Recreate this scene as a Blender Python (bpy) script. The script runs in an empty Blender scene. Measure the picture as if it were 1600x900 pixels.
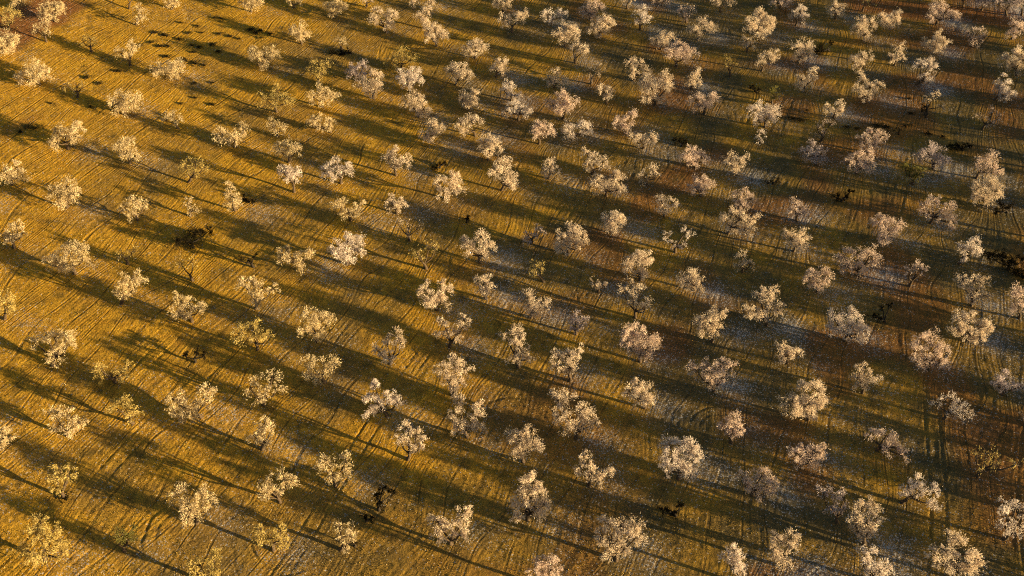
import bpy, math, random
import numpy as np
from mathutils import Vector

rng = np.random.default_rng(7)
random.seed(7)
sc = bpy.context.scene

# ------------------------------------------------------------------ camera
CAM_H = 95.0
PITCH = math.radians(45.0)              # depression of the optical axis
FPX = 1472.0                            # focal length in pixels of the 1600 px wide photo
cam = bpy.data.objects.new('camera', bpy.data.cameras.new('camera'))
sc.collection.objects.link(cam)
cam.location = (0, 0, CAM_H)
cam.rotation_euler = (math.pi/2 - PITCH, 0, 0)
cam.data.sensor_width = 36.0
cam.data.lens = 36.0*FPX/1600.0
cam.data.clip_start = 1.0
cam.data.clip_end = 6000.0
sc.camera = cam

# ------------------------------------------------------------------ light
SUN_EL = math.radians(6.2)
SHADOW_AZ = math.radians(20.0)          # shadows run left and 20 degrees away from the camera
wd = bpy.data.worlds.new('World'); sc.world = wd; wd.use_nodes = True
nt = wd.node_tree; nt.nodes.clear()
sky = nt.nodes.new('ShaderNodeTexSky'); sky.sky_type = 'NISHITA'; sky.sun_disc = False
sky.sun_elevation = SUN_EL; sky.sun_rotation = math.radians(110.0)
bg = nt.nodes.new('ShaderNodeBackground'); bg.inputs[1].default_value = 0.055
wo = nt.nodes.new('ShaderNodeOutputWorld')
nt.links.new(sky.outputs[0], bg.inputs[0]); nt.links.new(bg.outputs[0], wo.inputs[0])
sl = bpy.data.lights.new('sun', 'SUN'); sl.energy = 5.0; sl.angle = math.radians(0.7); sl.color = (1.0, 0.73, 0.36)
sun = bpy.data.objects.new('sun', sl); sc.collection.objects.link(sun)
ldir = Vector((-math.cos(SHADOW_AZ)*math.cos(SUN_EL), math.sin(SHADOW_AZ)*math.cos(SUN_EL), -math.sin(SUN_EL)))
sun.rotation_euler = ldir.to_track_quat('-Z', 'Y').to_euler()
sun.location = (120, -40, 60)
sc.view_settings.view_transform = 'Standard'; sc.view_settings.look = 'None'
sc.view_settings.gamma = 1.0; sc.view_settings.use_curve_mapping = False
sc.view_settings.exposure = 1.66
sc.cycles.use_denoising = False
sc.cycles.filter_width = 1.1

# ------------------------------------------------------------------ numpy noise and terrain
_T = rng.random((256, 256))
def vnoise(x, y):
    xi = np.floor(x).astype(np.int64); yi = np.floor(y).astype(np.int64)
    fx = x-xi; fy = y-yi
    fx = fx*fx*(3-2*fx); fy = fy*fy*(3-2*fy)
    a = _T[xi & 255, yi & 255]; b = _T[(xi+1) & 255, yi & 255]
    c = _T[xi & 255, (yi+1) & 255]; d = _T[(xi+1) & 255, (yi+1) & 255]
    return (a*(1-fx)+b*fx)*(1-fy)+(c*(1-fx)+d*fx)*fy
def terrain(x, y):
    x = np.asarray(x, float); y = np.asarray(y, float)
    l = np.clip(22.0-x, 0, 130)
    z = 0.00062*l*l
    z = z + np.clip(-108-x, 0, None)*0.16
    rr = np.clip(x-15.0, 0, 90); z = z + 0.00022*rr*rr+np.clip(x-105, 0, None)*0.04
    return z + 0.5*(vnoise(x/34+9.3, y/34+4.1)-0.5)

CP, SP = math.cos(PITCH), math.sin(PITCH)
def ray(px, py):
    a = (px-800.0)/FPX; b = (450.0-py)/FPX
    return np.array([a, CP+b*SP, -SP+b*CP])
def ground_at(px, py):
    d = ray(px, py); z = 0.0
    for _ in range(12):
        t = (z-CAM_H)/d[2]; x, y = d[0]*t, d[1]*t
        z = float(terrain(x, y))
    return x, y, z, t            # t = depth along the axis

# ------------------------------------------------------------------ materials
def mat(name):
    m = bpy.data.materials.new(name); m.use_nodes = True
    n = m.node_tree; n.nodes.clear()
    out = n.nodes.new('ShaderNodeOutputMaterial')
    return m, n, out
def node(n, t, **kw):
    o = n.nodes.new(t)
    for k, v in kw.items(): setattr(o, k, v)
    return o
def ramp(n, src, stops):
    r = node(n, 'ShaderNodeValToRGB'); n.links.new(src, r.inputs[0])
    e = r.color_ramp.elements
    while len(e) < len(stops): e.new(0.5)
    for el, (p, c) in zip(e, stops):
        el.position = p; el.color = (c[0], c[1], c[2], 1) if not isinstance(c, (int, float)) else (c, c, c, 1)
    return r.outputs[0]
def mixc(n, fac, a, b):
    m = node(n, 'ShaderNodeMix', data_type='RGBA')
    for i, v in ((0, fac), (6, a), (7, b)):
        if hasattr(v, 'links') or hasattr(v, 'is_linked'): n.links.new(v, m.inputs[i])
        else: m.inputs[i].default_value = v if isinstance(v, (int, float)) else (v[0], v[1], v[2], 1)
    return m.outputs[2]
def math_(n, op, a, b=0.0):
    m = node(n, 'ShaderNodeMath', operation=op)
    for i, v in ((0, a), (1, b)):
        if hasattr(v, 'is_linked'): n.links.new(v, m.inputs[i])
        else: m.inputs[i].default_value = v
    return m.outputs[0]

def petal_mat(name, pale, mid, deep, transl=0.40):
    m, n, out = mat(name)
    at = node(n, 'ShaderNodeAttribute', attribute_name='rnd')
    deep = [0.6*a+0.4*b for a, b in zip(deep, mid)]
    col = ramp(n, at.outputs['Fac'], [(0.0, deep), (0.25, mid), (0.7, pale), (1.0, pale)])
    d = node(n, 'ShaderNodeBsdfDiffuse'); t = node(n, 'ShaderNodeBsdfTranslucent'); mx = node(n, 'ShaderNodeMixShader')
    n.links.new(col, d.inputs[0]); n.links.new(col, t.inputs[0]); mx.inputs[0].default_value = transl
    n.links.new(d.outputs[0], mx.inputs[1]); n.links.new(t.outputs[0], mx.inputs[2]); n.links.new(mx.outputs[0], out.inputs[0])
    return m
BLOSSOM = {
    'c': petal_mat('cream_blossom', (0.771, 0.655, 0.520), (0.636, 0.520, 0.385), (0.308, 0.231, 0.134)),
    'e': petal_mat('warm_cream_blossom', (0.752, 0.626, 0.404), (0.597, 0.482, 0.270), (0.289, 0.212, 0.077)),
    'p': petal_mat('pink_blossom', (0.752, 0.616, 0.530), (0.597, 0.472, 0.385), (0.289, 0.212, 0.144)),
    'w': petal_mat('white_blossom', (0.819, 0.732, 0.655), (0.674, 0.578, 0.501), (0.327, 0.251, 0.193)),
    'y': petal_mat('yellowing_blossom', (0.64, 0.51, 0.20), (0.47, 0.36, 0.11), (0.19, 0.15, 0.04)),
    'l': petal_mat('lilac_shaded_blossom', (0.636, 0.549, 0.540), (0.482, 0.404, 0.395), (0.241, 0.193, 0.174)),  # lilac tint; on some trees it is their shade put into the colour
    'g': petal_mat('young_leaves', (0.22, 0.20, 0.06), (0.14, 0.13, 0.035), (0.06, 0.06, 0.02)),
    'b': petal_mat('brush_leaves', (0.045, 0.036, 0.016), (0.028, 0.024, 0.011), (0.014, 0.012, 0.006), 0.1),
    'd': petal_mat('dark_leaves', (0.022, 0.018, 0.010), (0.014, 0.012, 0.007), (0.007, 0.006, 0.004), 0.05),
}
def bark_mat(name, a, b):
    m, n, out = mat(name)
    tc = node(n, 'ShaderNodeTexCoord')
    no = node(n, 'ShaderNodeTexNoise'); no.inputs['Scale'].default_value = 6.0; n.links.new(tc.outputs['Object'], no.inputs['Vector'])
    col = ramp(n, no.outputs[0], [(0.35, a), (0.65, b)])
    p = node(n, 'ShaderNodeBsdfPrincipled'); p.inputs['Roughness'].default_value = 0.95
    bp = node(n, 'ShaderNodeBump'); bp.inputs['Strength'].default_value = 0.6; bp.inputs['Distance'].default_value = 0.05
    n.links.new(no.outputs[0], bp.inputs['Height']); n.links.new(bp.outputs[0], p.inputs['Normal'])
    n.links.new(col, p.inputs['Base Color']); n.links.new(p.outputs[0], out.inputs[0])
    return m
BARK = bark_mat('almond_bark', (0.035, 0.024, 0.015), (0.10, 0.065, 0.035))
BLACKBARK = bark_mat('dark_bark', (0.008, 0.006, 0.005), (0.03, 0.02, 0.012))

def ground_mat():
    m, n, out = mat('orchard_ground')
    tc = node(n, 'ShaderNodeTexCoord')
    P = tc.outputs['Object']
    def noise(scale, detail=4, rough=0.6):
        o = node(n, 'ShaderNodeTexNoise'); o.inputs['Scale'].default_value = scale
        o.inputs['Detail'].default_value = detail; o.inputs['Roughness'].default_value = rough
        n.links.new(P, o.inputs['Vector']); return o.outputs[0]
    at = node(n, 'ShaderNodeAttribute', attribute_name='cover')     # R petals, G grass, B bare soil
    sep = node(n, 'ShaderNodeSeparateColor'); n.links.new(at.outputs['Color'], sep.inputs[0])
    base = ramp(n, noise(0.9, 6, 0.7), [(0.3, (0.34, 0.180, 0.022)), (0.55, (0.50, 0.285, 0.030)), (0.75, (0.58, 0.36, 0.050))])
    grass = ramp(n, noise(2.2, 5, 0.7), [(0.3, (0.078, 0.072, 0.042)), (0.7, (0.20, 0.137, 0.050))])
    gfac = math_(n, 'ADD', math_(n, 'MULTIPLY', sep.outputs[1], 1.0), math_(n, 'MULTIPLY', math_(n, 'SUBTRACT', noise(0.22, 5, 0.65), 0.5), 1.6))
    gf = node(n, 'ShaderNodeClamp'); n.links.new(gfac, gf.inputs[0])
    c1 = mixc(n, gf.outputs[0], base, grass)
    soil = ramp(n, noise(1.3, 5, 0.7), [(0.3, (0.15, 0.066, 0.024)), (0.7, (0.30, 0.135, 0.048))])
    c2 = mixc(n, sep.outputs[2], c1, soil)
    # harrow lines: the mesh carries the distance across the working direction
    fu = node(n, 'ShaderNodeAttribute', attribute_name='furrow')
    w1 = math_(n, 'SINE', math_(n, 'MULTIPLY', fu.outputs['Fac'], 2*math.pi/0.47))
    w2 = math_(n, 'SINE', math_(n, 'MULTIPLY', fu.outputs['Fac'], 2*math.pi/0.80))
    wv = math_(n, 'MULTIPLY', math_(n, 'ADD', w1, w2), ramp(n, noise(0.35, 4, 0.7), [(0.38, 0.05), (0.66, 0.9)]))
    # single wheel lines that follow the same direction
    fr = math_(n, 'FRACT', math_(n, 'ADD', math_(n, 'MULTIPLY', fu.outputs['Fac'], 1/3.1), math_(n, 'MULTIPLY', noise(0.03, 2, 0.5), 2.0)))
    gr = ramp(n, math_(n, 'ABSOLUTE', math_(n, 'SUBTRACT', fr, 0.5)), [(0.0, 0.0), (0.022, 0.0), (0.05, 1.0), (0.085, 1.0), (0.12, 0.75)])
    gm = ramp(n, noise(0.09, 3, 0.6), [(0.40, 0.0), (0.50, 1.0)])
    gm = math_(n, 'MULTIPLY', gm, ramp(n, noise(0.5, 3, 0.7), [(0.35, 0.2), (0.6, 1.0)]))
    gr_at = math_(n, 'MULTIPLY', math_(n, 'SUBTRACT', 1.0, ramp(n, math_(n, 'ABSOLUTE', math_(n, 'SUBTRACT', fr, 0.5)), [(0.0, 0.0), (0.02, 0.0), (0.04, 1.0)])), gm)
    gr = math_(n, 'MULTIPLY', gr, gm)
    # clods, litter and weeds
    c2 = mixc(n, ramp(n, noise(0.33, 6, 0.72), [(0.53, 0.0), (0.66, 0.72)]), c2, (0.085, 0.068, 0.026))
    c3 = mixc(n, ramp(n, noise(7.5, 3, 0.8), [(0.34, 0.85), (0.52, 0.0)]), c2, (0.05, 0.040, 0.018))
    # fallen petals, single specks whose number follows the petal cover
    vo = node(n, 'ShaderNodeTexVoronoi'); vo.inputs['Scale'].default_value = 9.0; n.links.new(P, vo.inputs['Vector'])
    vs = node(n, 'ShaderNodeSeparateColor'); n.links.new(vo.outputs['Color'], vs.inputs[0])
    pf = math_(n, 'MULTIPLY', math_(n, 'GREATER_THAN', math_(n, 'ADD', math_(n, 'MULTIPLY', sep.outputs[0], 0.42), 0.012), vs.outputs[0]), 0.75)
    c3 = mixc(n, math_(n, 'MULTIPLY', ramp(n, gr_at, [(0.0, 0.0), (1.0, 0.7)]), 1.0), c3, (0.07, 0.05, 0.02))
    c3b = mixc(n, math_(n, 'MULTIPLY', sep.outputs[0], 0.34), c3, (0.19, 0.205, 0.24))  # petal haze: the bluish grey of shaded petals put into the colour
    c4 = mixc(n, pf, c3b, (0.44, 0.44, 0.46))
    d = node(n, 'ShaderNodeBsdfDiffuse')
    hgt = math_(n, 'ADD', math_(n, 'MULTIPLY', noise(4.6, 4, 0.75), 0.12), math_(n, 'MULTIPLY', wv, 0.021))
    hgt = math_(n, 'ADD', hgt, math_(n, 'MULTIPLY', gr, 0.09))
    hgt = math_(n, 'ADD', hgt, math_(n, 'MULTIPLY', noise(1.5, 3, 0.6), 0.12))
    bp = node(n, 'ShaderNodeBump'); bp.inputs['Strength'].default_value = 1.0; bp.inputs['Distance'].default_value = 1.0
    n.links.new(hgt, bp.inputs['Height'])
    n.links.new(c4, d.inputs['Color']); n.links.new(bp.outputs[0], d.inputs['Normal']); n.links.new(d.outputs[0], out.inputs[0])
    return m
GROUND = ground_mat()

# ------------------------------------------------------------------ tree survey
# @x,y = corner of the photo tile (each tile is read at 4x); a line is  base | lobes x,y,radius ... | fullness 0-3 + tint
SURVEY = """
@0,0
20,335|-30,250,70 50,250,65 80,240,40 10,290,50|3c
68,188|60,80,45 90,95,40 50,130,40 0,90,50|1y
115,70|110,5,45|2c
345,135|260,70,45 310,40,50 350,60,50 330,100,40 370,40,30|3c
290,262|230,180,40 280,160,45 300,190,30|1c
572,325|520,260,35 560,240,40 580,270,30|1y
808,55|790,-50,50 830,-60,50|2c
850,155|870,50,40 880,90,40 870,110,35|1c
1075,60|1060,10,35 1100,5,40|2c
1570,75|1520,10,40 1570,20,50 1590,0,40 1630,20,30|2c
815,410|760,330,40 820,280,40 800,330,40 835,300,30|2c
245,525|130,480,50 180,440,55 240,420,55 280,460,45 210,480,50|3c
1110,500|1000,430,50 1060,420,55 1110,410,45 1080,460,45|3c
485,610|420,530,40 480,530,45 510,545,30|0y
780,715|710,640,50 770,620,60 830,620,55 760,680,50|3c
1115,805|1040,750,40 1080,720,45 1110,750,40|1c
430,930|350,850,50 400,830,55 490,790,50 460,840,50 360,890,40|3c
1470,920|1390,840,50 1450,860,50 1520,810,45 1480,870,40|3c
@400,0
235,50|220,5,35 265,15,30|1c
485,115|450,40,40 500,30,45 540,50,40 470,80,35|3c
690,45|690,-5,35 730,0,25|1c
810,200|760,80,45 740,120,40 840,110,50 860,80,35 820,150,40|2c
985,60|985,5,35|2c
1080,55|1090,0,35|2c
1050,180|1070,60,40 1040,100,45 1060,130,40|3c
1130,290|1080,200,45 1120,180,45 1150,210,45 1100,240,40|3c
285,275|230,190,40 265,170,45 295,205,40 260,220,40|3c
540,325|520,250,35 540,270,30|1c
55,420|0,340,50 50,350,50 110,330,45 40,390,40 -15,320,40|3c
393,520|340,430,45 390,400,50 440,410,45 400,450,40|1y
905,430|840,370,50 900,340,55 960,370,50 890,400,40|1y
640,505|610,430,45 660,420,50 620,470,45 700,450,40|2l
735,615|670,530,50 740,480,50 700,560,50 750,540,45|3c
960,570|910,480,50 980,450,50 1010,500,45 950,520,45|3w
1248,530|1220,440,50 1280,420,50 1320,470,45 1270,480,40|2c
1370,365|1320,290,45 1370,280,50 1410,280,40 1340,330,35|2c
1500,480|1540,380,40 1500,430,40 1540,430,35|3c
1595,630|1550,560,40 1580,530,40 1600,580,35 1640,590,30|2w
1600,200|1550,110,40 1570,140,40 1650,110,45 1670,90,40|2c
1545,85|1510,10,40 1560,20,45|2c
130,700|60,610,55 130,570,55 200,610,50 120,630,45|1y
415,670|360,600,45 420,560,50 480,590,45 420,620,45|3c
465,825|370,740,45 350,780,40 410,800,40 460,750,35 450,790,35|2c
140,855|100,760,40 150,810,45 110,800,35|1c
1020,735|950,640,45 1010,610,50 1050,670,50 1000,690,40|3c
1320,685|1290,620,50 1330,650,40 1370,590,45 1370,630,40|3c
1095,885|1060,830,45 1100,790,45 1140,800,40 1090,850,40|3c
1370,850|1280,770,45 1340,750,45 1390,750,40 1300,820,40|2c
1450,1000|1420,890,45 1470,870,45 1510,900,45 1460,940,45|3c
@800,0
40,750|10,660,45 60,680,45 100,700,35 -30,690,35|2w
245,150|220,90,40 250,120,35 310,80,40|2w
490,120|460,60,45 500,20,45 540,50,45 490,80,40|2p
545,225|510,170,45 560,130,50 600,150,50 550,200,40|3c
722,55|700,-20,40 745,-10,40|2c
800,185|800,110,45 820,60,40 840,110,40|2w
940,38|920,-15,40 960,-10,35|2p
1090,140|1060,70,40 1110,70,40 1080,110,35|1p
1302,75|1280,0,40 1350,0,45|2c
1160,250|1150,190,45 1190,140,45 1240,160,40|2c
930,310|900,250,45 960,220,45 990,230,30 940,275,35|2c
1025,415|1000,320,45 1050,280,45 1110,320,50 1060,350,45|3p
330,290|300,220,45 350,180,50 390,210,45 330,240,40 380,190,35|3c
397,395|390,290,35 450,310,40 400,320,30|2c
495,525|490,440,40 540,410,40 550,450,35 500,480,35|0c
265,545|230,490,35 270,460,40 310,500,40 250,510,35|2c
760,505|740,390,40 800,400,40 760,450,40 830,440,40|2c
890,660|850,500,55 870,550,55 960,490,55 970,540,50 850,600,50 930,610,40|2c
1120,555|1110,490,35 1150,450,40 1150,500,40|2c
1200,715|1150,620,50 1180,660,45 1250,610,50 1220,640,40|2p
590,645|560,560,40 600,570,40 580,600,30|2c
318,745|260,650,50 310,600,50 360,640,55 310,680,50 340,600,40|3p
400,865|350,800,50 360,830,45 450,780,50 460,810,40|2w
170,900|150,800,45 180,780,45 230,800,45 160,840,35|3p
710,835|670,760,40 740,720,45 720,780,45|3p
820,930|760,860,40 810,880,40 870,860,45|2c
1362,480|1350,370,35 1380,400,35 1340,390,30|0y
1545,250|1500,140,50 1550,90,50 1590,120,45 1540,190,45 1610,150,50|3c
1470,325|1470,250,40 1490,280,35|1c
1560,445|1560,370,40 1600,350,45 1640,340,35|2c
1580,795|1520,690,45 1570,680,50 1600,730,50 1640,700,50 1540,750,45|3w
1555,895|1550,830,35 1555,865,30|1w
@1200,0
75,52|60,10,40 120,5,40|2p
172,160|170,80,35 210,60,40 230,100,35|2w
420,120|410,40,40 450,50,45 420,80,30|2c
590,70|600,0,30 640,10,35|0y
600,255|570,180,45 590,130,40 640,150,45 610,210,40|3c
760,185|720,110,45 790,90,45 800,130,45 740,140,40|3c
1048,155|1030,90,45 1080,30,50 1110,70,45 1180,90,45 1040,40,40|2p
1220,38|1200,-50,45 1250,-40,45|2l
1335,65|1310,-30,50 1370,-20,50|2l
1490,95|1440,-15,45 1530,-10,50|2l
1585,95|1580,10,55|2l
1280,290|1260,200,40 1310,190,40 1350,230,40 1290,250,40|1p
1520,245|1540,160,45 1590,170,45 1530,210,40|2p
1050,335|1010,270,45 1060,230,45 1100,260,40 1060,300,40|3c
190,395|180,300,50 240,280,50 200,350,45 250,340,40|2c
790,410|820,290,40 770,360,35 830,350,35|2c
575,470|540,380,45 590,350,45 630,350,35 580,410,40|2c
930,530|960,400,40 1010,390,40 1030,430,40 980,480,40 1000,500,35|2w
1550,470|1500,380,50 1560,340,50 1560,410,50 1600,370,40|3c
1415,625|1450,540,45 1490,530,45 1510,590,40 1470,590,40 1465,480,30|2w
220,575|210,490,40 210,520,35 280,450,40 270,500,35|2c
600,645|590,500,40 570,560,45 640,540,50 690,530,40 620,600,45|2c
975,720|1040,590,35 1000,620,30 1080,660,35|1c
25,640|30,570,35 45,600,30|2g
410,735|385,670,35 450,650,35 450,690,35|2c
330,885|310,790,45 350,770,45 390,770,35 340,830,40|0p
1340,810|1340,720,45 1410,690,40 1440,730,45 1400,760,40|0p
640,955|600,870,45 650,840,45 710,850,45 660,900,45|2p
@1200,225
300,130|250,50,45 290,20,45 330,60,45 290,80,40|2l
550,185|510,110,50 560,70,45 620,60,45 640,110,50 580,150,45|2p
1030,155|970,80,50 1000,30,50 1050,50,50 1100,100,45 1060,100,45|2l
900,250|860,150,40 920,160,50 950,180,40 890,190,40|2g
1300,215|1330,120,50 1380,80,50 1400,140,50 1430,170,40|2p
1360,390|1320,270,55 1390,250,50 1420,290,50 1350,330,50 1300,310,40|3c
180,480|170,370,40 200,400,45 160,420,35 220,430,35|2p
1015,495|990,390,50 1030,360,45 1120,390,50 1090,440,50 1150,480,45 980,430,40|2p
740,605|690,490,50 730,460,40 800,500,50 740,550,55 720,580,40|3p
160,670|130,540,45 150,580,45 220,580,50 200,620,45|3c
1195,750|1300,600,40 1220,650,45 1280,650,45 1310,650,40 1240,700,35|2w
570,825|480,690,60 560,680,50 640,690,55 500,760,45 570,770,50 650,720,45|2p
885,890|890,800,40 940,760,40 970,790,35|1p
310,925|260,840,50 280,790,35 350,820,50 310,870,45|3p
1270,1010|1220,840,45 1290,850,50 1340,850,45 1300,920,50 1350,940,45 1280,970,40|2c
1570,1090|1550,920,50 1590,960,55 1570,1020,50|2p
@800,225
230,215|230,110,40 200,170,45 240,150,40 280,170,35|2c
500,185|470,50,40 520,90,40 480,130,45 570,120,45|2c
590,325|540,240,55 580,270,40 650,220,50 660,280,45 640,190,35|3c
840,260|820,200,40 870,160,50 910,180,40|1c
1150,150|1090,60,50 1150,40,50 1190,80,45 1130,110,40|3p
1395,190|1370,80,40 1370,130,40 1430,80,45 1400,150,35|2c
1180,325|1170,220,40 1140,260,45 1210,250,45 1160,290,40|3p
950,450|930,340,40 940,390,40 1000,370,40 960,410,35|2c
1450,415|1410,340,45 1450,310,45 1490,340,40 1430,380,40|2p
1350,560|1340,480,55 1380,430,40 1460,430,45 1500,470,50 1460,530,50 1400,510,40|2c
640,560|610,450,50 640,480,60 600,500,45 670,470,40 640,520,40|3c
120,620|100,560,40 150,550,45 180,550,30 110,590,35|1l
350,690|310,590,55 380,540,55 440,580,50 370,610,50 310,650,45 420,630,35|3c
1020,675|970,570,35 1090,540,35 1110,580,35 1010,620,35 1070,640,35|1w
800,850|730,720,55 780,690,50 850,710,50 810,760,55 800,810,40 730,760,45|3c
1440,800|1440,700,40 1420,750,35 1490,750,40|1c
195,860|140,770,45 180,770,40|1y
540,925|520,870,35 570,880,35|2c
1140,915|1070,850,45 1130,820,45 1180,870,45 1120,870,40|2c
@400,225
205,115|140,20,45 200,20,50 250,40,45 170,60,40|2c
238,300|170,170,45 220,150,45 250,190,40 210,210,40|3w
530,245|430,170,50 500,130,50 560,150,50 470,200,40 540,170,40|2w
875,195|820,90,50 880,50,50 930,100,50 870,130,45|2c
1200,345|1150,240,50 1220,220,55 1250,280,50 1170,300,45 1240,190,30|3c
1535,290|1500,170,50 1550,130,50 1590,200,50 1600,250,45|3c
590,475|530,340,40 510,380,40 570,420,45 640,380,45 610,430,35|2c
880,435|830,330,40 850,380,45 910,360,40 880,400,30|2c
960,605|890,490,45 950,490,50 1000,530,45 940,550,40|0c
1065,780|1010,670,45 1080,640,50 1120,650,40 1030,710,40|0y
1400,740|1310,610,50 1330,650,45 1410,580,45 1440,640,50 1410,690,45|3c
575,750|500,650,55 570,610,55 630,620,55 560,690,50 640,670,40 510,690,40|3w
290,800|170,690,50 230,710,50 320,660,50 270,760,40 190,660,35|3c
1440,970|1420,850,45 1450,880,50 1400,900,40 1440,930,40|3c
1130,1035|1060,920,45 1090,970,55 1160,980,55 1180,920,50 1070,860,25 1170,860,30|3c
@0,225
75,255|30,180,55 100,150,55 130,190,50 60,200,45|2c
420,400|340,300,55 410,260,55 450,310,50 380,340,50 420,340,45|2c
815,125|740,20,45 800,50,50 840,70,35 780,0,50 800,-20,40|2c
1180,240|1160,140,45 1220,110,50 1270,140,40 1210,180,40|1y
1470,415|1430,250,35 1430,310,40 1450,370,45 1470,340,35|3c
860,475|780,400,40 850,360,45 890,380,40 820,430,40|2c
1190,450|1180,350,40 1200,400,40 1225,410,30|1c
90,650|20,580,45 80,560,50 100,500,40 60,600,45 140,550,35|2c
470,810|350,720,60 430,660,60 500,650,55 520,710,55 430,740,60 380,750,45|3c
800,750|760,690,50 820,670,50|0y
1205,855|1130,740,50 1200,740,50|0y
760,1000|760,850,50 830,830,50 870,850,40 800,890,50 760,930,45|3c
1600,1030|1530,880,50 1580,870,45 1640,900,45 1590,950,50 1620,980,45 1700,900,35|2c
@0,450
30,195|10,60,50 60,90,50 40,120,45|2y
1200,210|1120,60,45 1180,90,50 1110,150,50 1150,160,45 1240,130,45|3c
330,485|280,290,50 340,310,50 410,290,50 420,350,45 340,430,55 360,390,45 220,340,40|2c
720,590|620,500,45 640,560,45 690,530,40 800,490,40 770,540,40|2y
1610,385|1510,280,55 1580,230,50 1600,300,50 1680,290,45|2y
1260,810|1080,690,60 1150,740,60 1240,720,55 1290,640,50 1120,800,45 1200,780,45|3c
830,845|710,730,50 760,710,50 830,760,50 810,810,40|2y
420,920|340,790,55 420,790,50 490,830,55 370,850,50 440,870,50|2c
10,1010|20,910,50 50,930,40 -10,960,50|3c
@400,450
380,335|330,180,55 400,200,55 460,180,50 320,260,50 390,270,50|3c
840,475|880,300,50 900,340,45 770,390,50 830,410,50 820,350,45|2c
1210,365|1170,210,40 1160,280,45 1250,290,50 1300,200,45 1290,240,35|2c
430,590|330,460,50 350,530,50 420,490,50 480,470,50 390,580,35|2c
1230,670|1180,500,55 1250,460,50 1300,500,50 1220,570,55 1270,590,50 1240,630,40|3c
820,800|740,610,45 720,680,50 710,760,50 820,680,45 880,710,45 760,720,45|3w
50,730|0,580,50 100,560,50 130,620,50 60,660,55 0,680,50 -40,620,50|1c
1320,930|1270,710,50 1240,780,50 1290,850,55 1370,800,50 1400,750,45 1390,860,50 1260,890,45|2c
40,1005|50,840,50 90,870,45 20,900,50 50,950,45 0,930,50|2c
950,1070|940,870,45 1000,920,50 900,940,50 980,980,50 1040,960,40|2c
@800,450
40,495|20,270,50 50,300,40 20,350,55 60,400,50 20,440,45 100,430,35 -40,290,35|2c
120,185|100,50,45 100,110,50 190,90,50 140,140,45|2c
400,290|400,190,45 440,210,45 390,240,35 400,260,20|2l
800,460|730,280,55 790,260,50 860,310,60 900,330,45 760,350,60 830,400,55 720,330,45|3p
365,580|290,430,50 350,420,55 410,400,50 280,490,45 360,490,50|2c
1250,335|1180,190,55 1240,210,55 1300,150,45 1280,260,50 1210,270,45|3c
770,185|700,20,50 760,-30,45 800,10,45 760,80,45 840,90,45 830,130,40|1c
1590,235|1550,30,50 1600,70,55 1490,140,45 1560,150,50 1660,130,50 1630,20,45|2c
1260,645|1160,510,55 1230,490,50 1310,470,50 1370,490,45 1240,570,55 1310,560,50|2p
830,750|740,640,55 780,600,45 850,650,55 790,680,55 850,710,40|3c
400,940|290,700,60 350,680,45 310,790,60 450,750,55 480,800,60 350,850,60 450,870,60 520,840,40|2c
1370,965|1380,800,45 1320,850,45 1390,860,50 1430,880,40 1380,910,40|3p
70,1085|20,920,55 80,890,45 120,940,55 60,980,55 30,1030,50 140,990,45|3c
@1200,450
480,330|420,190,55 440,250,50 540,160,50 520,240,60 590,250,55 550,300,50 400,240,40|3w
120,470|100,370,45 120,420,45 180,410,45 90,430,40|2c
1000,510|960,320,50 1020,310,55 930,400,55 1020,390,60 1090,370,50 1080,450,55 970,460,50|2p
1250,335|1210,200,60 1190,260,50 1270,170,40 1330,240,55 1380,240,50 1320,300,45 1250,270,45|3c
590,655|570,490,40 560,560,50 650,550,50 590,600,50|2c
250,825|150,710,65 230,620,55 320,640,60 260,720,65 330,720,50 180,770,45 270,780,45|3c
1460,665|1440,590,50 1480,540,45 1540,610,45 1480,610,45 1580,610,35|2l
1100,820|1070,700,45 1150,690,45 1200,720,45 1190,780,50 1250,780,45|1w
680,1015|640,910,45 740,920,50 790,990,55 840,1040,45 740,1010,40|2p
1610,860|1605,800,28|1w
@0,675
400,405|370,220,45 430,210,35 360,290,50 420,270,45 350,340,40|2y
280,800|250,560,55 330,610,50 230,640,60 370,670,55 180,740,60 270,740,55 380,750,55 200,800,40|3y
780,745|760,620,45 820,610,40 800,670,50 740,660,35|2g
1230,570|1110,390,60 1170,460,60 1270,380,60 1300,430,50 1180,530,55 1230,480,55|3c
1290,940|1340,790,55 1250,830,60 1350,850,45 1230,880,45 1320,880,50|2y
@400,675
150,440|60,300,50 70,380,50 120,370,40 180,290,55 220,300,45 30,350,40|2c
500,340|440,170,50 420,210,45 480,260,45 560,180,50 540,250,50 520,300,40|2c
110,740|40,650,60 30,600,40 150,620,45 170,680,50 90,660,45|2y
530,735|520,580,45 590,600,50 550,650,50 600,650,45 560,710,45|1c
1220,700|1140,560,55 1160,630,60 1220,580,55 1290,520,55 1310,480,35 1270,640,50|3c
@800,675
480,335|445,140,40 490,190,30 440,240,45 500,250,50 560,290,50 600,260,40|2c
1040,290|990,80,55 1060,80,55 1130,90,55 1150,150,50 990,160,60 1050,200,60 1110,230,55 970,220,45|3w
1500,395|1440,280,50 1460,330,50 1570,260,55 1590,320,55 1560,380,50 1630,320,45|2p
100,545|60,330,55 140,300,55 170,360,50 100,390,55 40,470,60 140,480,60 200,450,45 40,530,40|3c
650,800|600,560,60 680,590,60 770,580,60 570,650,55 660,670,60 770,660,60 610,740,60 700,730,45|2c
200,970|180,800,50 250,810,50 140,860,55 220,880,60 280,860,40|3p
1400,940|1390,740,45 1350,780,50 1420,790,50 1390,840,45 1440,860,45|3w
@1200,675
200,225|180,140,55 220,90,40 300,120,55 350,110,45 270,170,50 200,200,35|2p
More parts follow.
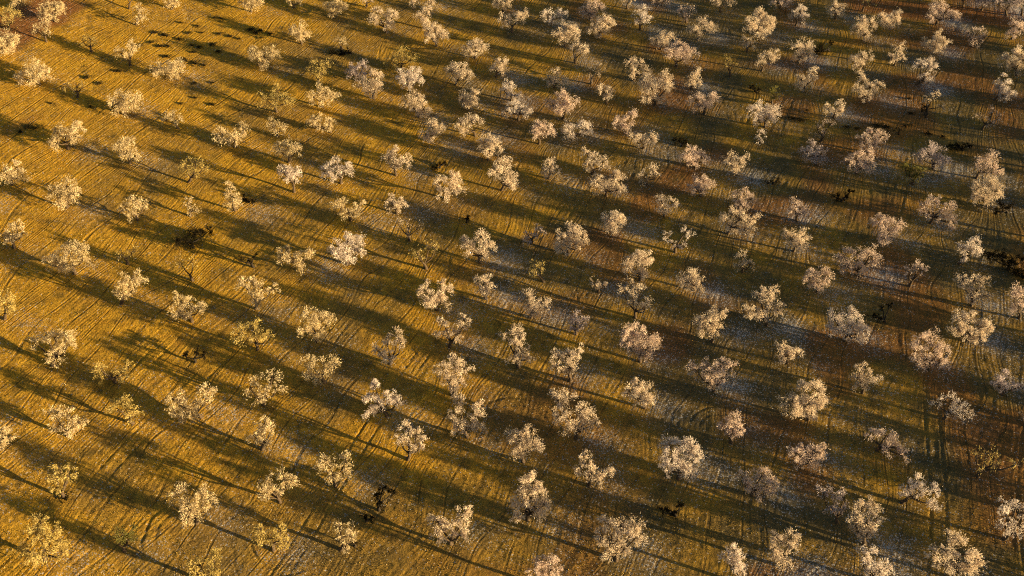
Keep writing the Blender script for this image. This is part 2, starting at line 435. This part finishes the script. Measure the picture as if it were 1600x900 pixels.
1310,280|1310,150,55 1390,130,55 1430,190,55 1560,200,45 1350,220,45|0y
840,440|880,340,50 930,310,50 950,370,45 1040,370,45 1040,440,45 870,400,40|2w
1475,670|1490,440,55 1560,450,50 1500,520,55 1490,590,50 1570,570,55 1600,500,45 1550,630,45|1w
430,565|350,380,45 420,390,55 480,410,50 400,460,50 470,480,45|1l
600,700|590,460,55 660,450,50 540,540,55 620,560,60 680,540,45 560,620,45 630,630,40|2c
90,840|50,650,50 140,660,55 50,720,50 150,710,50 100,780,55 40,760,40|2c
650,930|630,740,50 600,770,45 640,820,50 740,850,50 700,870,50 650,880,45|2w
1150,910|1140,650,55 1200,690,55 1110,740,55 1050,760,50 1220,760,60 1180,840,60 1290,790,60 1320,840,55 1100,810,50 1250,870,50|2c
"""
# dark trees and bushes without blossom
DARK = """
@0,225
1210,645|1130,590,50 1190,595,55 1250,560,50 1310,535,28|3d
1585,770|1490,720,32 1550,735,30 1590,700,20|1d
1555,365|1530,335,32 1580,345,32|2d
@400,0
592,335|480,330,28 530,330,30 575,315,24|2d
@400,225
1150,150|1120,140,22 1155,125,26 1180,120,18|2d
1318,490|1318,465,22|2d
@800,0
1060,915|1030,880,38 1080,890,32|2d
1530,575|1500,540,20 1530,565,22|2d
@1200,0
385,320|330,310,38 300,315,25 395,265,18|2d
815,840|770,815,34 825,800,26 850,780,20|1d
985,735|960,690,26 985,660,22|1d
@1200,225
1215,40|1150,15,34 1200,20,34 1245,8,26|2d
30,250|10,235,30 60,215,24|1d
455,360|430,335,34 480,330,32 515,295,20|2d
1495,430|1460,390,38 1510,400,38 1440,420,26|2d
1500,790|1390,690,44 1460,715,50 1530,750,55 1590,790,50 1600,720,40|3d
@0,450
1220,465|1230,390,34 1280,410,30 1165,425,32|2d
@1200,450
730,215|650,170,28 690,185,28 720,120,22 760,105,20|1d
@400,675
770,490|760,430,38 790,350,38 850,385,34 760,390,34|2d
690,560|670,525,30 715,535,26|1d
620,715|615,690,28|1d
@800,675
1020,520|940,480,36 1000,490,38 1045,460,24|2d
"""
# small low clumps of dark brush: x,y,radius
BRUSH = """
@0,0
970,200,20 1030,215,26 1130,140,14 1235,160,18 1120,240,24 1180,205,16 1370,210,18 1440,225,18 1495,240,14 1260,205,10 1200,280,20 1245,290,24 1330,275,18 1365,320,18 1205,325,14 870,280,26 1000,285,24 945,262,20 1050,285,18 1040,350,24 1150,370,26 1220,390,26 1275,405,18 1340,110,12 1380,115,12 545,480,26 625,520,16 735,440,24 320,645,12 570,665,16 1220,610,16 1325,650,22 1130,645,18 1330,515,16 1215,520,12 180,790,24 220,800,18 130,820,22 1570,180,24 1600,200,24
@400,0
30,185,26 90,208,20 30,235,14
@1200,0
150,735,22 200,745,24 240,690,12 680,780,24 740,790,20 880,780,16 880,615,14 890,705,18 1000,830,20 1090,850,22 490,790,20 555,800,20
@0,675
410,400,34
"""
def parse(txt):
    out = []; ox = oy = 0
    for ln in txt.strip().splitlines():
        if ln[0] == '@': ox, oy = map(float, ln[1:].split(',')); continue
        b, lo, code = ln.split('|')
        bx, by = map(float, b.split(','))
        L = [tuple(map(float, t.split(','))) for t in lo.split()]
        out.append(((ox+bx/4, oy+by/4), [(ox+x/4, oy+y/4, r/4) for x, y, r in L], int(code[0]), code[1]))
    return out
TREES = parse(SURVEY); DARKS = parse(DARK)

# ------------------------------------------------------------------ tree geometry
def mesh_from(name, V, F, mats, rnd=None, smooth=False):
    """V (n,3), F (m,k) with k = 3 or 4"""
    me = bpy.data.meshes.new(name)
    V = np.ascontiguousarray(V, dtype=np.float32); F = np.ascontiguousarray(F, dtype=np.int32)
    m, k = F.shape
    me.vertices.add(len(V)); me.vertices.foreach_set('co', V.ravel())
    me.loops.add(m*k); me.loops.foreach_set('vertex_index', F.ravel())
    me.polygons.add(m); me.polygons.foreach_set('loop_start', np.arange(0, m*k, k, dtype=np.int32))
    if smooth: me.polygons.foreach_set('use_smooth', np.ones(m, dtype=bool))
    me.materials.append(mats)
    if rnd is not None:
        a = me.attributes.new('rnd', 'FLOAT', 'FACE'); a.data.foreach_set('value', rnd.astype(np.float32))
    me.update(calc_edges=True)
    return me

def tube(path, radii, sides=5):
    """tapered tube along a polyline, quads; the end is closed by its small radius"""
    P = np.array(path, float); n = len(P)
    T = np.gradient(P, axis=0); T /= np.linalg.norm(T, axis=1)[:, None]+1e-9
    ref = np.array([0.31, 0.95, 0.05]); A = np.cross(T, ref); A /= np.linalg.norm(A, axis=1)[:, None]+1e-9
    B = np.cross(T, A)
    ang = np.arange(sides)*2*math.pi/sides
    V = P[:, None, :]+np.array(radii)[:, None, None]*(np.cos(ang)[None, :, None]*A[:, None, :]+np.sin(ang)[None, :, None]*B[:, None, :])
    V = V.reshape(-1, 3); F = []
    for i in range(n-1):
        for j in range(sides):
            j2 = (j+1) % sides
            F.append((i*sides+j, i*sides+j2, (i+1)*sides+j2, (i+1)*sides+j))
    return V, np.array(F)
def join(parts):
    Vs, Fs, o = [], [], 0
    for V, F in parts:
        Vs.append(V); Fs.append(F+o); o += len(V)
    return np.concatenate(Vs), np.concatenate(Fs)

def unit(v): return v/(np.linalg.norm(v, axis=-1, keepdims=True)+1e-9)

def lobe_tufts(r, g):
    k = max(7, int(14*(r/1.2)**1.4))
    d = unit(g.normal(size=(k, 3))*np.array([1, 1, 0.85])+np.array([0, 0, 0.10]))
    ln = r*(0.62+0.74*g.random(k))
    return d, ln

FULL = {0: 0.22, 1: 0.5, 2: 0.84, 3: 1.15}
def build_tree(base, lobes, full, tint, g):
    """base: (x,y,z) of the foot; lobes: list of (offset vec from foot, radius). returns meshes"""
    bark = BLACKBARK if tint == 'd' else BARK
    C = np.array([l[0] for l in lobes]); R = np.array([l[1] for l in lobes])
    mean = (C*R[:, None]).sum(0)/R.sum()
    low = 0.5 if tint == 'd' else 0.9
    fork = np.array([mean[0]*0.28+g.normal()*0.12, mean[1]*0.28+g.normal()*0.12, min(low+0.4*g.random(), 0.5*mean[2])])
    r0 = 0.13+0.03*R.sum()**0.5+0.04*g.random()
    if tint == 'd': r0 *= 0.9
    mid = fork*0.5+np.array([g.normal()*0.06, g.normal()*0.06, 0])
    tv, tf = tube([(0, 0, -0.15), (0, 0, 0.06), mid, fork, fork*1.12], [r0*1.5, r0*1.15, r0*0.95, r0*0.9, r0*0.55], 7)
    trunk = mesh_from('trunk', tv, tf, bark, smooth=True)
    limbs, LV, LF, RN, o = [], [], [], [], 0
    for c, r in zip(C, R):
        d, ln = lobe_tufts(r, g)
        root = c-np.array([0, 0, 0.25*r])
        ctl = fork*0.55+root*0.45+np.array([(root[0]-fork[0])*0.15, (root[1]-fork[1])*0.15, -0.12])+g.normal(size=3)*0.12
        parts = [tube([fork-0.05*unit(root-fork), ctl, root, root+0.35*(c-root)+0.2*r*unit(c-fork)], [r0*0.62, r0*0.45, r0*0.26, 0.03], 5)]
        for dd, l in zip(d, ln):
            a = root+0.1*r*dd; e = c+dd*l*0.92
            m = (a+e)/2+g.normal(size=3)*0.10*r
            parts.append(tube([a, m, e], [0.036, 0.024, 0.010], 3))
        v, f = join(parts)
        limbs.append(mesh_from('limb', v, f, bark))
        # blossom sprays along every twig
        k = len(d); per = max(4, int(56*FULL[full]*(r/1.2)**0.6))
        if tint == 'd': per = int(per*1.3)
        if full <= 1:                                   # thin crowns: some twigs stay bare
            keep = g.random(k) < (0.6 if full == 0 else 0.85)
            d, ln = d[keep], ln[keep]; k = len(d)
        if k == 0: continue
        D = np.repeat(d, per, 0); Ln = np.repeat(ln, per)
        t = 0.30+0.78*g.random(len(D))**0.75
        dj = unit(D+g.normal(size=D.shape)*(0.13+0.16*g.random((len(D), 1))))
        p = c+dj*(Ln*t)[:, None]
        p[:, 2] -= 0.16*r*t*t                            # sprays droop
        p[:, 2] = np.maximum(p[:, 2], 0.22 if tint == 'd' else 0.45)
        ax = unit(dj+g.normal(size=D.shape)*0.55)
        sd = unit(np.cross(ax, g.normal(size=D.shape)))
        L = (0.14+0.16*g.random(len(D)))[:, None]; W = (0.022+0.030*g.random(len(D)))[:, None]
        q = np.stack([p-ax*L*0.4-sd*W, p-ax*L*0.4+sd*W, p+ax*L*0.7], 1)
        LV.append(q.reshape(-1, 3)); n4 = len(q)
        LF.append(np.arange(n4*3).reshape(-1, 3)+o); o += n4*3
        RN.append(np.clip(g.random(n4)*0.75+0.1+0.10*g.normal()+0.16*np.repeat(g.normal(size=k), per)+0.1*(t-0.6), 0, 1))
    crown = mesh_from('crown', np.concatenate(LV), np.concatenate(LF), BLOSSOM[tint], np.concatenate(RN))
    return trunk, limbs, crown

def link(o): sc.collection.objects.link(o); return o
def place(name, foot, meshes, label, cat, group, rot=0.0, scale=1.0):
    e = link(bpy.data.objects.new(name, None)); e.location = foot; e.rotation_euler = (0, 0, rot); e.scale = (scale,)*3
    e.empty_display_size = 0.5
    e['label'] = label; e['category'] = cat; e['group'] = group
    trunk, limbs, crown = meshes
    for nm, me in [('trunk', trunk)]+[('limb', l) for l in limbs]+[('crown', crown)]:
        o = link(bpy.data.objects.new(nm, me)); o.parent = e
    return e

def lobes_to_world(base, lobes, g, zlo, zhi):
    bx, by = base
    X, Y, Z, t = ground_at(bx, by)
    out = []
    zs = []
    for u, v, r in lobes:
        d = ray(u, v); h = np.hypot(d[0], d[1])
        # where the sight line passes the vertical plane through the trunk
        tt = Y/d[1]; zin = CAM_H+d[2]*tt-Z
        zs.append(zin)
    zm = float(np.clip(np.mean(zs), zlo+0.7, zhi-0.9)) if zhi > 3 else float(np.clip(np.mean(zs), zlo, zhi))
    for (u, v, r), zin in zip(lobes, zs):
        d = ray(u, v)
        z = float(np.clip(zm+0.5*(zin-zm)+g.normal()*0.25, zlo, zhi))
        tt = (Z+z-CAM_H)/d[2]
        out.append((np.array([d[0]*tt-X, d[1]*tt-Y, z]), r*(1.0+0.10*min(1.0, max(0.0, v/800.0)))*tt/FPX))
    return (X, Y, Z), out

# ------------------------------------------------------------------ labels
COL = {'c': 'cream', 'e': 'golden cream', 'p': 'pale pink', 'w': 'white', 'y': 'yellowish', 'l': 'lilac grey', 'g': 'green-leaved', 'd': 'black'}
DEN = {0: 'almost bare', 1: 'thin', 2: '', 3: 'full'}
used = set()
ONES = 'zero one two three four five six seven eight nine ten eleven twelve thirteen fourteen fifteen sixteen seventeen eighteen nineteen'.split()
TENS = 'x x twenty thirty forty fifty sixty seventy eighty ninety'.split()
def spell(v):
    v = int(min(99, max(0, round(v))))
    return ONES[v] if v < 20 else TENS[v//10]+('-'+ONES[v % 10] if v % 10 else '')
def where(x, y):
    return spell(x/16)+' percent across, '+spell(y/9)+' percent down'
def shape_word(lobes):
    x0 = min(u-r for u, v, r in lobes); x1 = max(u+r for u, v, r in lobes)
    y0 = min(v-r for u, v, r in lobes); y1 = max(v+r for u, v, r in lobes)
    a = (x1-x0)/(y1-y0)
    xs = sorted((u, r) for u, v, r in lobes)
    gap = max([xs[i+1][0]-xs[i][0]-0.62*(xs[i+1][1]+xs[i][1]) for i in range(len(xs)-1)] or [0])
    if gap > 2: return 'forked'
    return 'wide' if a > 1.35 else 'tall' if a < 0.88 else 'round'
def uniq(lab):
    for alt in ('', ', lower of two', ', lowest'):
        if lab+alt not in used: lab += alt; break
    else: print('SAME', lab)
    used.add(lab); return lab

# ------------------------------------------------------------------ build the trees of the photo
feet = []
protos = []
for i, (base, lobes, full, tint) in enumerate(TREES):
    if tint == 'c' and base[0] < 560: tint = 'e'
    g = np.random.default_rng(1000+i)
    foot, L = lobes_to_world(base, lobes, g, 1.15, 4.5)
    meshes = build_tree(foot, L, full, tint, g)
    cx = np.mean([l[0] for l in lobes]); cy = np.mean([l[1] for l in lobes])
    w = (max(u+r for u, v, r in lobes)-min(u-r for u, v, r in lobes))/(FPX/ground_at(*base)[3])
    size = 'small' if w < 4.0 else 'large' if w > 6.2 else 'mid-sized'
    kind = 'almond tree,'
    lab = ' '.join(s for s in (size, DEN[full], COL[tint], kind, shape_word(lobes), 'crown,') if s)+' '+where(cx, cy)
    place('almond_tree', foot, meshes, uniq(lab), 'tree', 'almond trees of the orchard')
    feet.append((foot[0], foot[1], full))
    if full >= 2 and len(lobes) >= 4: protos.append(meshes)
for i, (base, lobes, full, tint) in enumerate(DARKS):
    g = np.random.default_rng(5000+i)
    foot, L = lobes_to_world(base, lobes, g, 0.45, 1.7)
    meshes = build_tree(foot, L, full, tint, g)
    cx = np.mean([l[0] for l in lobes]); cy = np.mean([l[1] for l in lobes])
    lab = ('low spreading' if len(lobes) > 2 else 'small squat')+' black tree without blossom, '+where(cx, cy)
    place('dark_tree', foot, meshes, uniq(lab), 'tree', 'dark trees without blossom')

# the orchard goes on beyond the frame towards the sun; these trees cast their shade into the picture
BETA = math.radians(22.0)
ax1 = np.array([math.sin(BETA), math.cos(BETA)]); ax2 = np.array([math.cos(BETA), -math.sin(BETA)])
def pix(x, y, z):
    dx, dy, dz = x, y, z-CAM_H
    dep = dy*CP-dz*SP
    return 800+FPX*dx/dep, 450-FPX*(dy*SP+dz*CP)/dep
g = np.random.default_rng(77); n_out = 0
for a in range(-30, 40):
    for b in range(-30, 40):
        p = ax1*a*9.6+ax2*b*9.6+g.normal(size=2)*1.3
        if not (44 < p[1] < 225): continue
        z = float(terrain(*p)); u, v = pix(p[0], p[1], z+2.5); u0, v0 = pix(p[0], p[1], z)
        if v > 1060 or v < -72: continue
        right = 1655 < u < 2020; bottom = 965 < v and -40 < u <= 1655
        left = -110 < u < -48 and v < 965; top = v < -45 and v0 < -14 and -48 <= u <= 1655
        if not (right or bottom or left or top): continue
        m = protos[int(g.integers(len(protos)))]
        place('almond_tree', (p[0], p[1], z), m, 'blossoming almond tree of the orchard beyond the %s edge of the photo' % ('right' if right else 'bottom' if bottom else 'left' if left else 'top'),
              'tree', 'almond trees beyond the frame', rot=g.random()*6.28, scale=0.9+0.25*g.random())
        feet.append((p[0], p[1], 2)); n_out += 1

# ------------------------------------------------------------------ brush clumps
g = np.random.default_rng(31)
def brush_mesh():
    V, F, R, o = [], [], [], 0
    n = 120
    a = g.random(n)*6.28; rr = np.abs(g.normal(size=n))*0.5*(1+0.5*np.sin(a*2+g.random()*6)); p = np.stack([rr*np.cos(a), rr*np.sin(a)*0.8, 0.30*np.exp(-rr*rr*2)*g.random(n)+0.05], 1)
    ax = unit(g.normal(size=(n, 3))*np.array([1, 1, 0.6])); sd = unit(np.cross(ax, g.normal(size=(n, 3))))
    q = np.stack([p-ax*0.12, p+sd*0.045, p+ax*0.14, p-sd*0.045], 1)
    q[..., 2] = np.maximum(q[..., 2], -0.03)
    return mesh_from('leaves', q.reshape(-1, 3), np.arange(n*4).reshape(-1, 4), BLOSSOM['b'], g.random(n))
def stem_mesh():
    parts = []
    for k in range(5):
        a = k*1.26+g.random(); e = np.array([math.cos(a)*0.7, math.sin(a)*0.6, 0.25])
        parts.append(tube([(0, 0, -0.05), e*0.5+np.array([0, 0, 0.08]), e], [0.05, 0.035, 0.012], 4))
    v, f = join(parts); return mesh_from('stems', v, f, BLACKBARK)
bm = [(brush_mesh(), stem_mesh()) for _ in range(5)]
ox = oy = 0
for ln in BRUSH.strip().splitlines():
    if ln[0] == '@': ox, oy = map(float, ln[1:].split(',')); continue
    for t in ln.split():
        x, y, r = map(float, t.split(',')); x = ox+x/4; y = oy+y/4
        X, Y, Z, tt = ground_at(x, y+r*0.08); s = r/4*tt/FPX
        lm, sm = bm[int(g.integers(5))]
        e = link(bpy.data.objects.new('brush_clump', None)); e.location = (X, Y, Z); e.scale = (s*(1.3+1.3*g.random()), s*(1.2+0.8*g.random()), 0.8+0.3*s)
        e.rotation_euler = (0, 0, g.random()*0.8-0.4)
        e['label'] = uniq('%s low dark brush clump, ' % ('small' if r < 19 else 'broad')+where(x, y)); e['category'] = 'brush'; e['group'] = 'dark brush clumps'
        for nm, me in (('leaves', lm), ('stems', sm)):
            o = link(bpy.data.objects.new(nm, me)); o.parent = e

# ------------------------------------------------------------------ ground
def hw(y): return 62.0+0.385*np.clip(y-42, -40, 170)
ys = 42.0/(1-np.linspace(0, 1, 560)*(1-42.0/200.0))          # denser rows near the camera
ys = np.concatenate([np.array([-300, -120, -40, 0, 20, 32, 38]), ys, 200+np.array([3, 8, 20, 50, 120, 300, 700, 1500, 3000])])
ts = np.linspace(-1, 1, 820); out_t = 1+np.array([0.01, 0.03, 0.08, 0.2, 0.5, 1.2, 3, 8, 20, 50])
ts = np.concatenate([-out_t[::-1], ts, out_t])
TT, YY = np.meshgrid(ts, ys)
XX = TT*hw(YY)
inside = np.clip((1.02-np.abs(TT))/0.04, 0, 1)*np.clip((YY-36)/5, 0, 1)*np.clip((206-YY)/6, 0, 1)

# petal and weed cover, computed on a 0.5 m raster
gx = np.arange(-130, 131, 0.5); gy = np.arange(30, 215, 0.5)
pet = np.zeros((len(gx), len(gy))); warpx = np.zeros_like(pet)
GX, GY = np.meshgrid(gx, gy, indexing='ij')
g = np.random.default_rng(99)
sh = np.array([math.cos(SHADOW_AZ), -math.sin(SHADOW_AZ)])       # towards the sun
for fx, fy, full in feet:
    cx, cy = fx+3.3*sh[0]+g.normal()*0.6, fy+3.3*sh[1]+1.4+g.normal()*0.6
    i0, i1 = np.searchsorted(gx, (cx-11, cx+11)); j0, j1 = np.searchsorted(gy, (cy-11, cy+11))
    if i1 <= i0 or j1 <= j0: continue
    dx = GX[i0:i1, j0:j1]-cx; dy = GY[i0:i1, j0:j1]-cy
    a = dx*sh[0]+dy*sh[1]; b = -dx*sh[1]+dy*sh[0]
    amp = (0.05, 0.12, 0.60, 0.80)[full]*(0.15+1.25*g.random()**1.6)
    amp *= float(np.clip(0.85+fx/90, 0.45, 1.3))
    pet[i0:i1, j0:j1] += amp*np.exp(-(a/3.1)**2-(b/2.3)**2)
    dx = GX[i0:i1, j0:j1]-fx; dy = GY[i0:i1, j0:j1]-fy
    warpx[i0:i1, j0:j1] += (dx*ax2[0]+dy*ax2[1])*0.55*np.exp(-(dx**2+dy**2)/22.0)
def raster(A, x, y):
    fx = np.clip((x-gx[0])/0.5, 0, len(gx)-1.01); fy = np.clip((y-gy[0])/0.5, 0, len(gy)-1.01)
    i = fx.astype(int); j = fy.astype(int); u = fx-i; v = fy-j
    return (A[i, j]*(1-u)+A[i+1, j]*u)*(1-v)+(A[i, j+1]*(1-u)+A[i+1, j+1]*u)*v

Z0 = terrain(XX, YY)
al = XX*ax1[0]+YY*ax1[1]; ac = XX*ax2[0]+YY*ax2[1]             # along and across the working direction
acw = ac+raster(warpx, XX, YY)+1.5*(vnoise(al/26, ac/26)-0.5)+0.16*(vnoise(al/3.1+7, ac/3.1)-0.5)
amp = np.clip(vnoise(al/14+3, ac/5+8)*1.7-0.35, 0.12, 1)
ridge = np.sin(acw*2*math.pi/0.82)*0.5+0.5*np.sin(acw*2*math.pi/1.9+1.3)
H = 0.020*amp*ridge
H += 0.040*(vnoise(XX/0.5, YY/0.5)-0.5)+0.030*(vnoise(XX/1.6+50, YY/1.6)-0.5)+0.10*(vnoise(XX/6+20, YY/6+3)-0.5)
# wheel ruts: straight pairs along the rows and arcs round the trees
def rut(dist, w, depth):
    q = dist/w
    return -depth*np.exp(-q*q)+0.55*depth*np.exp(-(np.abs(q)-2.1)**2*1.5)
g = np.random.default_rng(4)
for k in range(30):
    c0 = -150+k*9.6+g.normal()*1.5
    a0 = g.random()*200-20; ln = 25+g.random()*70
    c = c0+1.2*np.sin(al/19+k)+0.6*np.sin(al/7.3+2*k)
    m = np.clip((ln/2-np.abs(al-a0))/6, 0, 1)
    for off in (-0.85, 0.85):
        H += m*(0.25+0.9*vnoise(al/3.7+k, ac/3.7))*rut(ac-c-off, 0.15, 0.05)
def patch(cx, cy, R):
    j0, j1 = np.searchsorted(ys, (cy-R, cy+R))
    return slice(max(j0, 0), j1)
idx = g.permutation(len(TREES))[:75]
for k in idx:
    fx, fy, _ = feet[k]
    n = int(g.integers(2, 5)); a0 = g.random()*6.28; span = 0.7+0.8*g.random()
    R0 = 2.6+2.6*g.random(); sx, sy = fx+g.normal()*1.2, fy+g.normal()*1.2
    s = patch(sx, sy, R0+5)
    dx = XX[s]-sx; dy = YY[s]-sy
    r = np.hypot(dx, dy); an = np.abs((np.arctan2(dy, dx)-a0+math.pi) % (2*math.pi)-math.pi)
    m = np.clip((span-an)/0.5, 0, 1)*(r < R0+5)*(0.3+0.9*vnoise(dx/1.7+k, dy/1.7))
    r = r+0.8*(vnoise(dx/2.3+3*k, dy/2.3)-0.5)
    add = np.zeros_like(r)
    for q in range(n): add += rut(r-R0-q*(0.62+0.5*(q % 2)), 0.14, 0.032)
    H[s] += m*add
ZZ = Z0+H*inside
cover_p = np.clip(raster(pet, XX, YY), 0, 1)*(0.45+0.8*vnoise(XX/1.4, YY/1.4+31))
grn = 0.34+0.42*np.clip((XX+22)/55, -1, 1)+0.7*(vnoise(XX/11+2, YY/11)-0.5)+0.5*(vnoise(XX/3.7, YY/3.7+40)-0.5)
# bare red soil: the ploughed strip in the far left corner and the track in the far right corner
bare = np.zeros_like(XX)
def strip(p0, p1, w, pw):
    x0, y0 = ground_at(*p0)[:2]; x1, y1 = ground_at(*p1)[:2]
    d = np.array([x1-x0, y1-y0]); L = np.hypot(*d); d /= L
    s_ = (XX-x0)*d[0]+(YY-y0)*d[1]; c_ = np.abs(-(XX-x0)*d[1]+(YY-y0)*d[0])
    return np.clip((w-c_+1.5*(vnoise(XX/2.5, YY/2.5)-0.5))/pw, 0, 1)*np.clip((L/2+2-np.abs(s_-L/2))/4, 0, 1)
bare = np.maximum(bare, strip((-20, 70), (110, -5), 6.0, 2.0))
bare = np.maximum(bare, strip((1320, 4), (1620, 34), 4.5, 1.8))
bare = np.maximum(bare, strip((0, 215), (60, 180), 2.0, 1.5)*0.5)
bare = np.maximum(bare, np.clip((vnoise(XX/7+60, YY/7+9)-0.52)*3, 0, 0.7)*np.clip((XX+20)/40, 0.1, 1))
nr, ncol = XX.shape
V = np.stack([XX, YY, ZZ], -1).reshape(-1, 3)
q = np.arange(nr*ncol).reshape(nr, ncol)
F = np.stack([q[:-1, :-1], q[:-1, 1:], q[1:, 1:], q[1:, :-1]], -1).reshape(-1, 4)
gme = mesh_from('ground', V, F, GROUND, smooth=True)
fa = gme.attributes.new('furrow', 'FLOAT', 'POINT'); fa.data.foreach_set('value', acw.astype(np.float32).ravel())
ca = gme.color_attributes.new('cover', 'FLOAT_COLOR', 'POINT')
C = np.stack([cover_p, np.clip(grn, 0, 1), bare, np.ones_like(bare)], -1).astype(np.float32)
ca.data.foreach_set('color', C.ravel())
gob = link(bpy.data.objects.new('ground', gme)); gob['kind'] = 'structure'
gob['label'] = 'tilled golden brown orchard ground with wheel ruts and fallen petals'

# ------------------------------------------------------------------ dry grass tufts
def tuft_mat():
    m, n, out = mat('dry_grass')
    at = node(n, 'ShaderNodeAttribute', attribute_name='rnd')
    col = ramp(n, at.outputs['Fac'], [(0.0, (0.09, 0.075, 0.016)), (0.5, (0.26, 0.17, 0.035)), (0.9, (0.42, 0.29, 0.07)), (1.0, (0.5, 0.42, 0.3))])
    d = node(n, 'ShaderNodeBsdfDiffuse'); n.links.new(col, d.inputs[0]); n.links.new(d.outputs[0], out.inputs[0])
    return m
g = np.random.default_rng(12); N = 200000
y = 42.0/(1-g.random(N)*(1-42.0/198.0)); x = (g.random(N)*2-1)*hw(y)
keep = vnoise(x/4+11, y/4+70) > 0.33*g.random(N)+0.2; x, y = x[keep], y[keep]; N = len(x)
jj = np.clip(np.searchsorted(ys, y), 1, nr-1); tt = x/hw(y); ii = np.clip(np.searchsorted(ts, tt), 1, ncol-1)
z = 0.5*(ZZ[jj, ii]+ZZ[jj-1, ii-1])
ang = g.random(N)*6.28; w = 0.03+0.055*g.random(N); h = 0.03+0.08*g.random(N)**2
dx = np.cos(ang)*w; dy = np.sin(ang)*w
a = np.stack([x-dx, y-dy, z-0.03], 1); b = np.stack([x+dx, y+dy, z-0.03], 1)
c = np.stack([x+g.normal(size=N)*0.05, y+g.normal(size=N)*0.05, z+h], 1)
V = np.stack([a, b, c], 1).reshape(-1, 3)
tme = mesh_from('dry_grass', V, np.arange(N*3).reshape(-1, 3), tuft_mat(), g.random(N))
tob = link(bpy.data.objects.new('dry_grass', tme)); tob['kind'] = 'stuff'; tob['category'] = 'grass'
tob['label'] = 'short dry grass and weeds sprinkled over the orchard ground'
